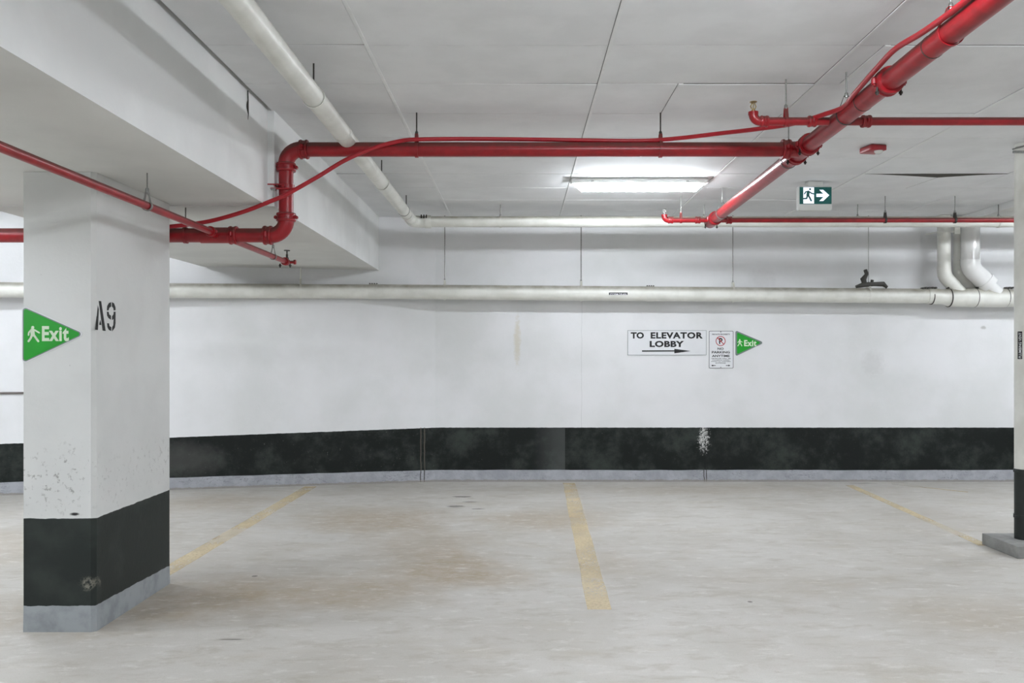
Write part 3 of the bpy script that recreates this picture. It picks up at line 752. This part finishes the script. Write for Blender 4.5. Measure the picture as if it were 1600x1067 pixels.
# three downpipes joining the storm drain
def downpipe(label, x, y, rr, zt, zb, dx, dz, mat, extra=None):
    t = thing('down_pipe', (x, y, zb), label, 'pipe')
    c = Vector((x, y, zb)); e = c+Vector((dx, 0, -dz))
    bm = B(); tube(bm, [(x, y, zt), (x, y, zb+.07)], rr, 24); obj('pipe_length', bm, mat, t)
    bm = B(); tube(bm, [Vector((x, y, zb+.10))]+arc(c+Vector((0, 0, 1)), c, e, .06+rr, 9)+[c+(e-c)*.66], rr*1.06, 24); obj('elbow', bm, mat, t)
    bm = B(); tube(bm, [c+(e-c)*.6, e], extra or rr*.96, 24); obj('branch_stub', bm, mat, t)
    bm = B(); lathe(bm, (x, y, zb+.105), (0, 0, 1), [(-.004, rr), (-.004, rr*1.075), (.004, rr*1.075), (.004, rr)], 24); obj('joint_ring', bm, mat, t)
    return t
YD = 10.24
z_t = CEIL-.002
a = P(1475, 431, YD); dp1 = downpipe('left of three white downpipes joining the storm drain near the right edge', a.x, YD, .075, z_t, a.z, .20, .20, 'whitepipe')
bm = B(); box(bm, (a.x-.12, YD-.085, P(0, 363, YD).z-.012), (a.x+.13, YD-.072, P(0, 363, YD).z+.012)); tube(bm, [(a.x-.24, YD-.04, P(0, 367, YD).z), (a.x-.09, YD-.078, P(0, 363, YD).z)], .006, 8)
box(bm, (a.x+.08, YD-.09, P(0, 363, YD).z-.03), (a.x+.15, YD-.06, P(0, 357, YD).z))
obj('pipe_clamp', bm, 'whitepipe', dp1)
b_ = P(1498, 428, 10.36); downpipe('middle white downpipe partly behind its neighbours, joining the storm drain', b_.x, 10.36, .060, z_t, b_.z, .22, .20, 'whitepipe')
c_ = P(1516, 419, 10.22); dp3 = downpipe('widest glossy white plastic downpipe with a socket elbow joining the storm drain', c_.x, 10.22, .104, z_t, c_.z, .33, .30, 'pvc', .075)
e_ = c_+Vector((.33, 0, -.30))*.62; bm = B(); lathe(bm, e_, (.33, 0, -.30), [(-.05, .108), (-.05, .119), (.03, .119), (.03, .076)], 24); obj('socket_rim', bm, 'pvc', dp3)

# vent stack on its concrete block, right edge of the photo
VYY = 6.78; vxx = 4.02; vr = .072
vs = thing('vent_stack', (vxx, VYY, .094), 'vertical white vent pipe painted black at the foot, at the right edge', 'pipe')
zb = CZ-(735-VY)*VYY/F
bm = B(); tube(bm, [(vxx, VYY, zb), (vxx, VYY, CEIL-.002)], vr, 28); obj('pipe_length', bm, 'whitepipe', vs)
bm = B(); tube(bm, [(vxx, VYY, .0945), (vxx, VYY, zb)], vr*1.0, 28); obj('painted_foot', bm, 'blackpaint', vs)
for py in (735, 806):
    z = CZ-(py-VY)*VYY/F
    bm = B(); lathe(bm, (vxx, VYY, z), (0, 0, 1), [(-.014, vr), (-.014, vr*1.07), (.014, vr*1.07), (.014, vr)], 24); box(bm, (vxx-vr-.022, VYY-.04, z-.008), (vxx-vr+.01, VYY-.01, z+.008)); obj('pipe_clamp', bm, 'blackpaint', vs)
z = CZ-(240-VY)*VYY/F
bm = B(); box(bm, (vxx-.13, VYY-.075, z-.012), (vxx+.14, VYY-.07+.008, z+.006)); tube(bm, [(vxx-.11, VYY-.07, z+.03), (vxx-.02, VYY-.075, CEIL-.03)], .005, 8); tube(bm, [(vxx-.13, VYY-.06, z+.02), (vxx-.05, VYY-.07, z+.04)], .006, 8)
obj('ceiling_bracket', bm, 'steel', vs)
# label strip with vertical lettering wrapped on the left front of the pipe
z0, z1 = CZ-(561-VY)*VYY/F, CZ-(518-VY)*VYY/F
bm = B(); cols = [[bm.verts.new((vxx-(vr+.001)*math.cos(a), VYY-(vr+.001)*math.sin(a), zz)) for a in [math.radians(20+28*i/5) for i in range(6)]] for zz in (z0, z1)]
for i in range(5): bm.faces.new((cols[0][i], cols[0][i+1], cols[1][i+1], cols[1][i]))
lab = obj('pipe_label', bm, 'signblack', vs, label='black vertical plumbing vent label')
bm = B(); text(bm, 'PLUMBING VENT', z0+.008, z1-.008, -.010, .010, 'F', (0, 0, 0), 0, 0, .01)
am = math.radians(36)
for v in bm.verts:
    h = v.co.x; s = v.co.z; ang = am-s/(vr)
    v.co = Vector((vxx-(vr+.0022)*math.cos(ang), VYY-(vr+.0022)*math.sin(ang), h))
obj('lettering', bm, 'signwhite', lab, smooth=False)
bm = B(); box(bm, (3.80, 6.5, 0), (4.25, 7.0, .094), .006)
tag(obj('concrete_block', bm, 'block'), 'low grey concrete block under the vertical pipe at the right edge', 'block')

# frayed wire hanging from the ceiling edge on the beam's side
bm = B(); yw = 5.41; zt = CEIL-.004
tube(bm, [(-1.728, yw, zt), (-1.726, yw, zt-.06), (-1.730, yw, zt-.10), (-1.724, yw, zt-.15), (-1.727, yw, zt-.185)], [.004, .004, .008, .003, .001], 7)
tag(obj('loose_wire', bm, 'darksteel'), 'short frayed dark wire dangling from the ceiling edge beside the beam', 'wire')

# conduit on the back wall left of the pillar
bm = B(); xa, xb = -7.0, -4.6; zc = 1.137
tube(bm, [(xa, wy(xa)-.018, zc), (xb, wy(xb)-.018, zc)], .012, 10)
tag(obj('wall_conduit', bm, 'conduit'), 'thin brownish conduit along the back wall left of the pillar', 'conduit')

# ================================================================ lamp, exit box, alarm
def lamp(x, y, label, group=None):
    t = thing('ceiling_lamp', (x, y, CEIL-.12), label, 'lamp', group)
    L = .635; T = CEIL-.0035
    def sect(bm, prof, l0, l1, taper):
        rings = []
        for (u, k) in ((-l1, taper), (-l0, 1), (l0, 1), (l1, taper)):
            zc = CEIL-.055
            rings.append([bm.verts.new((x+u, y+py*(.9+.1*k), T+(pz)*(k if pz < 0 else 1))) for (py, pz) in prof])
        n = len(prof)
        for a, b in zip(rings[:-1], rings[1:]):
            for i in range(n): bm.faces.new((a[i], a[(i+1) % n], b[(i+1) % n], b[i]))
        bm.faces.new(rings[0]); bm.faces.new(rings[-1][::-1])
    bm = B(); sect(bm, [(-.080, 0), (-.086, -.042), (-.080, -.047), (.080, -.047), (.086, -.042), (.080, 0)], L-.03, L+.012, .85); obj('housing', bm, 'plastic', t)
    bm = B(); sect(bm, [(-.068, -.048), (-.069, -.056), (-.060, -.085), (-.040, -.106), (0, -.113), (.040, -.106), (.060, -.085), (.069, -.056), (.068, -.048)], L-.09, L-.015, .42); obj('diffuser', bm, 'lens', t)
    bm = B()
    for s in (-1, 1):
        for k in (-.45, .45): box(bm, (x+k-.012, y+s*.086-.006, T-.036), (x+k+.012, y+s*.086+.004, T-.026))
    obj('clip', bm, 'steel', t)
    return t
lamp(1.14, 8.15, 'long lit fluorescent ceiling lamp in front of the back wall')
for (x, y) in ((1.14, 3.0), (1.14, -1.5), (1.14, -6), (-5.15, 7.2), (-5.15, 4.6), (-5.6, 0), (-5.6, -5), (6.5, 8.15), (6.5, 5.6), (-5.15, 2.0), (6.5, 3.0), (6.5, -2.5)):  # unseen lamps; some read from shadows, more added to brighten walls and ceiling
    lamp(x, y, 'unseen long ceiling lamp, put in to light the room', 'unseen lamps put in beyond the frame')

EY = 8.26
def exy(px, py): q = P(px, py, EY-.03); return (q.x, q.z)
x0, zt = exy(1247.5, 290.5); x1, zb = exy(1300, 328.5)
ex = thing('exit_sign', ((x0+x1)/2, EY, zb), 'ceiling-hung exit sign box with running figure and right arrow on dark green', 'sign')
bm = B(); cs = rounded([(x0, zb), (x1, zb), (x1, zt), (x0, zt)], .02, 5); poly(bm, cs, 'F', (0, EY-.03, 0), -.06, 0)
f = bm.faces.new([v for v in bm.verts if abs(v.co.y-(EY+.03)) < 1e-5]); obj('casing', bm, 'plastic', ex)
bm = B(); box(bm, (x0+.09, EY-.045, zt-.004), (x1-.09, EY+.045, CEIL-.0045), .004); obj('canopy', bm, 'plastic', ex)
u0, v1 = exy(1249.3, 292.3); u1, v0 = exy(1299.2, 318.8)
o = (0, EY-.03, 0)
bm = B(); poly(bm, [(u0, v0), (u1, v0), (u1, v1), (u0, v1)], 'F', o, 0, .002); pan = obj('panel', bm, 'exitgreen', ex, smooth=False)
def zz(px, py):       # pixel of the 13.33x detail view
    return exy(1220+px/13.333, 270+py/13.333)
bm = B(); poly(bm, [zz(468, 640), zz(690, 640), zz(690, 303), zz(468, 303)], 'F', o, .001, .003); door = obj('doorway', bm, 'exitwhite', pan, smooth=False)
bm = B(); poly(bm, [zz(740, 437), zz(885, 437), zz(800, 355), zz(880, 355), zz(1008, 468), zz(880, 588), zz(800, 588), zz(885, 503), zz(740, 503)], 'F', o, .001, .003); obj('arrow', bm, 'exitwhite', pan, smooth=False)
bm = B(); hc = zz(607, 342); poly(bm, circ(hc[0], hc[1], .0100, 18), 'F', o, .002, .0036)
k = 1/13.333*EY/F
for pts, wpx in (([(570, 400), (560, 470)], 60), ([(600, 400), (640, 430), (690, 440)], 26), ([(560, 395), (520, 395), (490, 440)], 24),
                 ([(555, 465), (535, 535), (450, 540)], 30), ([(570, 465), (600, 520), (630, 580)], 34)):
    stroke(bm, [zz(*p) for p in pts], wpx*k, 'F', o, .002, .0036)
obj('running_figure', bm, 'exitgreen', pan, smooth=False)

AY = 6.87
q = P(1359, 229, AY)
al = thing('alarm_strobe', (q.x, AY, CEIL-.06), 'small red fire alarm with clear strobe on the ceiling', 'alarm')
bm = B(); box(bm, (q.x-.055, AY-.10, CEIL-.050), (q.x+.085, AY+.06, CEIL-.0045), .008)
bmesh.ops.rotate(bm, cent=Vector((q.x, AY, CEIL)), matrix=Matrix.Rotation(math.radians(12), 3, 'Z'), verts=bm.verts)
obj('body', bm, 'red', al)
bm = B(); lathe(bm, (q.x+.045, AY-.06, CEIL-.050), (0, 0, -1), [(0, .034), (.012, .032), (.022, .022), (.026, .008)], 16); obj('strobe_lens', bm, 'clear', al)

# ================================================================ signs
def at(px, py): q = P(px, py, WALLY); return (q.x, q.z)
def plate(name, cs, y, d, mat, parent):
    bm = B(); poly(bm, cs, 'F', (0, y, 0), 0, d); return obj(name, bm, mat, parent, smooth=False)
# elevator sign
x0, z1 = at(980.5, 516); x1, z0 = at(1103.5, 555)
es = thing('direction_sign', ((x0+x1)/2, WALLY, z0), 'wide white sign reading to elevator lobby with a long black arrow', 'sign')
plate('board', [(x0, z0), (x1, z0), (x1, z1), (x0, z1)], WALLY, .006, 'signwhite', es)
bm = B(); i_ = .004
ringpoly(bm, [(x0, z0), (x1, z0), (x1, z1), (x0, z1)], [(x0+i_, z0+i_), (x1-i_, z0+i_), (x1-i_, z1-i_), (x0+i_, z1-i_)], 'F', (0, WALLY, 0), .001, .0072); obj('rim', bm, 'signgrey', es, smooth=False)
W = (0, WALLY, 0)
def tx(parent, items, mat, name='lettering', d=.0068):
    bm = B()
    for s, a, b, c, dd, bold, spc in items:
        ua, va = a, b; text(bm, s, a, c, b, dd, 'F', W, d, d, bold, spc)
    return obj(name, bm, mat, parent, smooth=False)
def tb(s, pxa, pya, pxb, pyb, bold, spc=1.0):
    a = at(pxa, pyb); b = at(pxb, pya); return (s, a[0], a[1], b[0], b[1], bold, spc)
tx(es, [tb('TO', 985.5, 519, 1006, 529, .045), tb('ELEVATOR', 1016.5, 519, 1098, 529, .042, 1.10), tb('LOBBY', 1015, 532.5, 1068.5, 542.3, .045, 1.06)], 'signblack')
bm = B()
poly(bm, [at(1003, 549.6), at(1053.5, 549.2), at(1053.5, 552), at(1079, 548.4), at(1053.5, 545), at(1053.5, 547.2), at(1003, 547.4)], 'F', W, .005, .0068); obj('arrow', bm, 'signblack', es, smooth=False)
# no parking sign
x0, z1 = at(1107.5, 516.8); x1, z0 = at(1145.8, 575.5)
ns = thing('parking_sign', ((x0+x1)/2, WALLY, z0), 'small upright white no parking sign with crossed P and black border', 'sign')
cs = rounded([(x0, z0), (x1, z0), (x1, z1), (x0, z1)], .014, 4)
plate('board', cs, WALLY, .006, 'signwhite', ns)
bm = B(); ci = rounded([(x0+.006, z0+.006), (x1-.006, z0+.006), (x1-.006, z1-.006), (x0+.006, z1-.006)], .010, 4); co = rounded([(x0+.001, z0+.001), (x1-.001, z0+.001), (x1-.001, z1-.001), (x0+.001, z1-.001)], .013, 4)
ringpoly(bm, co, ci, 'F', W, .005, .0068); obj('border', bm, 'signblack', ns, smooth=False)
cx, cz_ = at(1125.8, 532.8)
bm = B(); ringpoly(bm, circ(cx, cz_, .061, 32), circ(cx, cz_, .052, 32), 'F', W, .005, .0072)
obj('ban_ring', bm, 'signred', ns, smooth=False)
bm = B(); stroke(bm, [(cx-.040, cz_+.040), (cx+.040, cz_-.040)], .010, 'F', W, .005, .0078); obj('ban_bar', bm, 'signred', ns, smooth=False)
tx(ns, [('P', cx-.020, cz_-.036, cx+.024, cz_+.038, .04, 1)], 'signblack', 'letter', .0066)
tx(ns, [tb('PRIVATE PROPERTY', 1112.5, 521.3, 1140.5, 523.5, .02), tb('NO', 1121, 543, 1130.5, 546.6, .03), tb('PARKING', 1112, 548.5, 1140.2, 552.2, .03), tb('ANYTIME', 1112.2, 554.3, 1140, 557.8, .03),
        tb('VEHICLES WILL BE', 1111.2, 559.3, 1141.4, 561, .01), tb('TAGGED & TOWED', 1112.5, 561.8, 1139.8, 563.3, .01), tb('AWAY AT OWNERS', 1111, 563.9, 1141.5, 565.4, .01), tb('EXPENSE', 1118, 566.3, 1134, 567.9, .01)], 'signblack')
bm = B()
for s, xx in ((-1, 1111), (1, 1141)):
    poly(bm, [at(xx, 571), at(xx-s*3, 569.6), at(xx-s*3, 572.4)], 'F', W, .005, .0068); poly(bm, [at(xx-s*3, 570.5), at(xx-s*7, 570.5), at(xx-s*7, 571.5), at(xx-s*3, 571.5)], 'F', W, .005, .0068)
q = at(1126, 518.5); poly(bm, circ(q[0], q[1], .006, 10), 'F', W, .005, .0075); q = at(1126, 573.8); poly(bm, circ(q[0], q[1], .005, 10), 'F', W, .005, .0075)
obj('arrows', bm, 'signblack', ns, smooth=False)

# the two green exit arrows
def exit_arrow(y, A, Bp, C, label, rim, fig, word, faint=False):
    def g(p): q = P(p[0], p[1], y); return (q.x, q.z)
    t = thing('exit_arrow_sign', P(A[0], Bp[1], y), label, 'sign')
    tri = [g(A), g(Bp), g(C)]; W2 = (0, y, 0)
    cen = Vector(((tri[0][0]+tri[1][0]+tri[2][0])/3, (tri[0][1]+tri[1][1]+tri[2][1])/3))
    def shrink(k): return [tuple(cen+(Vector(p)-cen)*k) for p in tri]
    bm = B(); poly(bm, rounded(tri, .018, 6), 'F', W2, 0, .004); obj('board', bm, 'signwhite' if not faint else 'signgrey', t, smooth=False)
    bm = B(); poly(bm, rounded(shrink(.955), .015, 6), 'F', W2, .003, .0048); obj('grey_rim', bm, 'signgrey' if not faint else 'signgrey', t, smooth=False)
    bm = B(); poly(bm, rounded(shrink(.905 if not faint else .84), .012, 6), 'F', W2, .004, .0056); pnl = obj('green_face', bm, 'signgreen', t, smooth=False)
    bm = B(); sc = y/F
    hx, hy = g(fig['head']); poly(bm, circ(hx, hy, fig['r']*sc, 16), 'F', W2, .005, .0066)
    for pts, wpx in fig['s']: stroke(bm, [g(p) for p in pts], wpx*sc, 'F', W2, .005, .0066)
    obj('walking_figure', bm, 'glow', pnl, smooth=False)
    bm = B(); a = g((word[0], word[3])); b = g((word[2], word[1])); text(bm, 'Exit', a[0], b[0], a[1], b[1], 'F', W2, .0062, .0062, .035, 1.12); obj('lettering', bm, 'glow', pnl, smooth=False)
    return t
def z5(px, py): return (px/5.333, 440+py/5.333)
fig1 = dict(head=z5(278, 382), r=2.4, s=[([z5(275, 405), z5(278, 440)], 6.5), ([z5(262, 405), z5(245, 425), z5(243, 445)], 2.4), ([z5(292, 402), z5(332, 426)], 2.4),
                                       ([z5(272, 440), z5(262, 470), z5(243, 496)], 3.2), ([z5(285, 440), z5(305, 470), z5(324, 496)], 3.2)])
exit_arrow(PY0, (34.8, 477), (34.8, 569), (135.5, 521.8), 'larger green triangular exit arrow on the front of the pillar', None, fig1, (66.5, 509.5, 108.5, 533.2))
def z6(px, py): return (960+px/6.154, 500+py/6.154)
fig2 = dict(head=z6(1204, 190), r=1.15, s=[([z6(1204, 202), z6(1205, 218)], 2.6), ([z6(1198, 200), z6(1186, 216)], 1.1), ([z6(1212, 203), z6(1228, 212)], 1.1),
                                         ([z6(1202, 218), z6(1196, 234), z6(1186, 248)], 1.4), ([z6(1207, 218), z6(1216, 234), z6(1224, 248)], 1.4)])
exit_arrow(WALLY, (1149, 516), (1149, 556.8), (1194, 535.3), 'smaller green triangular exit arrow on the back wall beside the no parking sign', None, fig2, (1162.5, 531.2, 1181.8, 541), True)
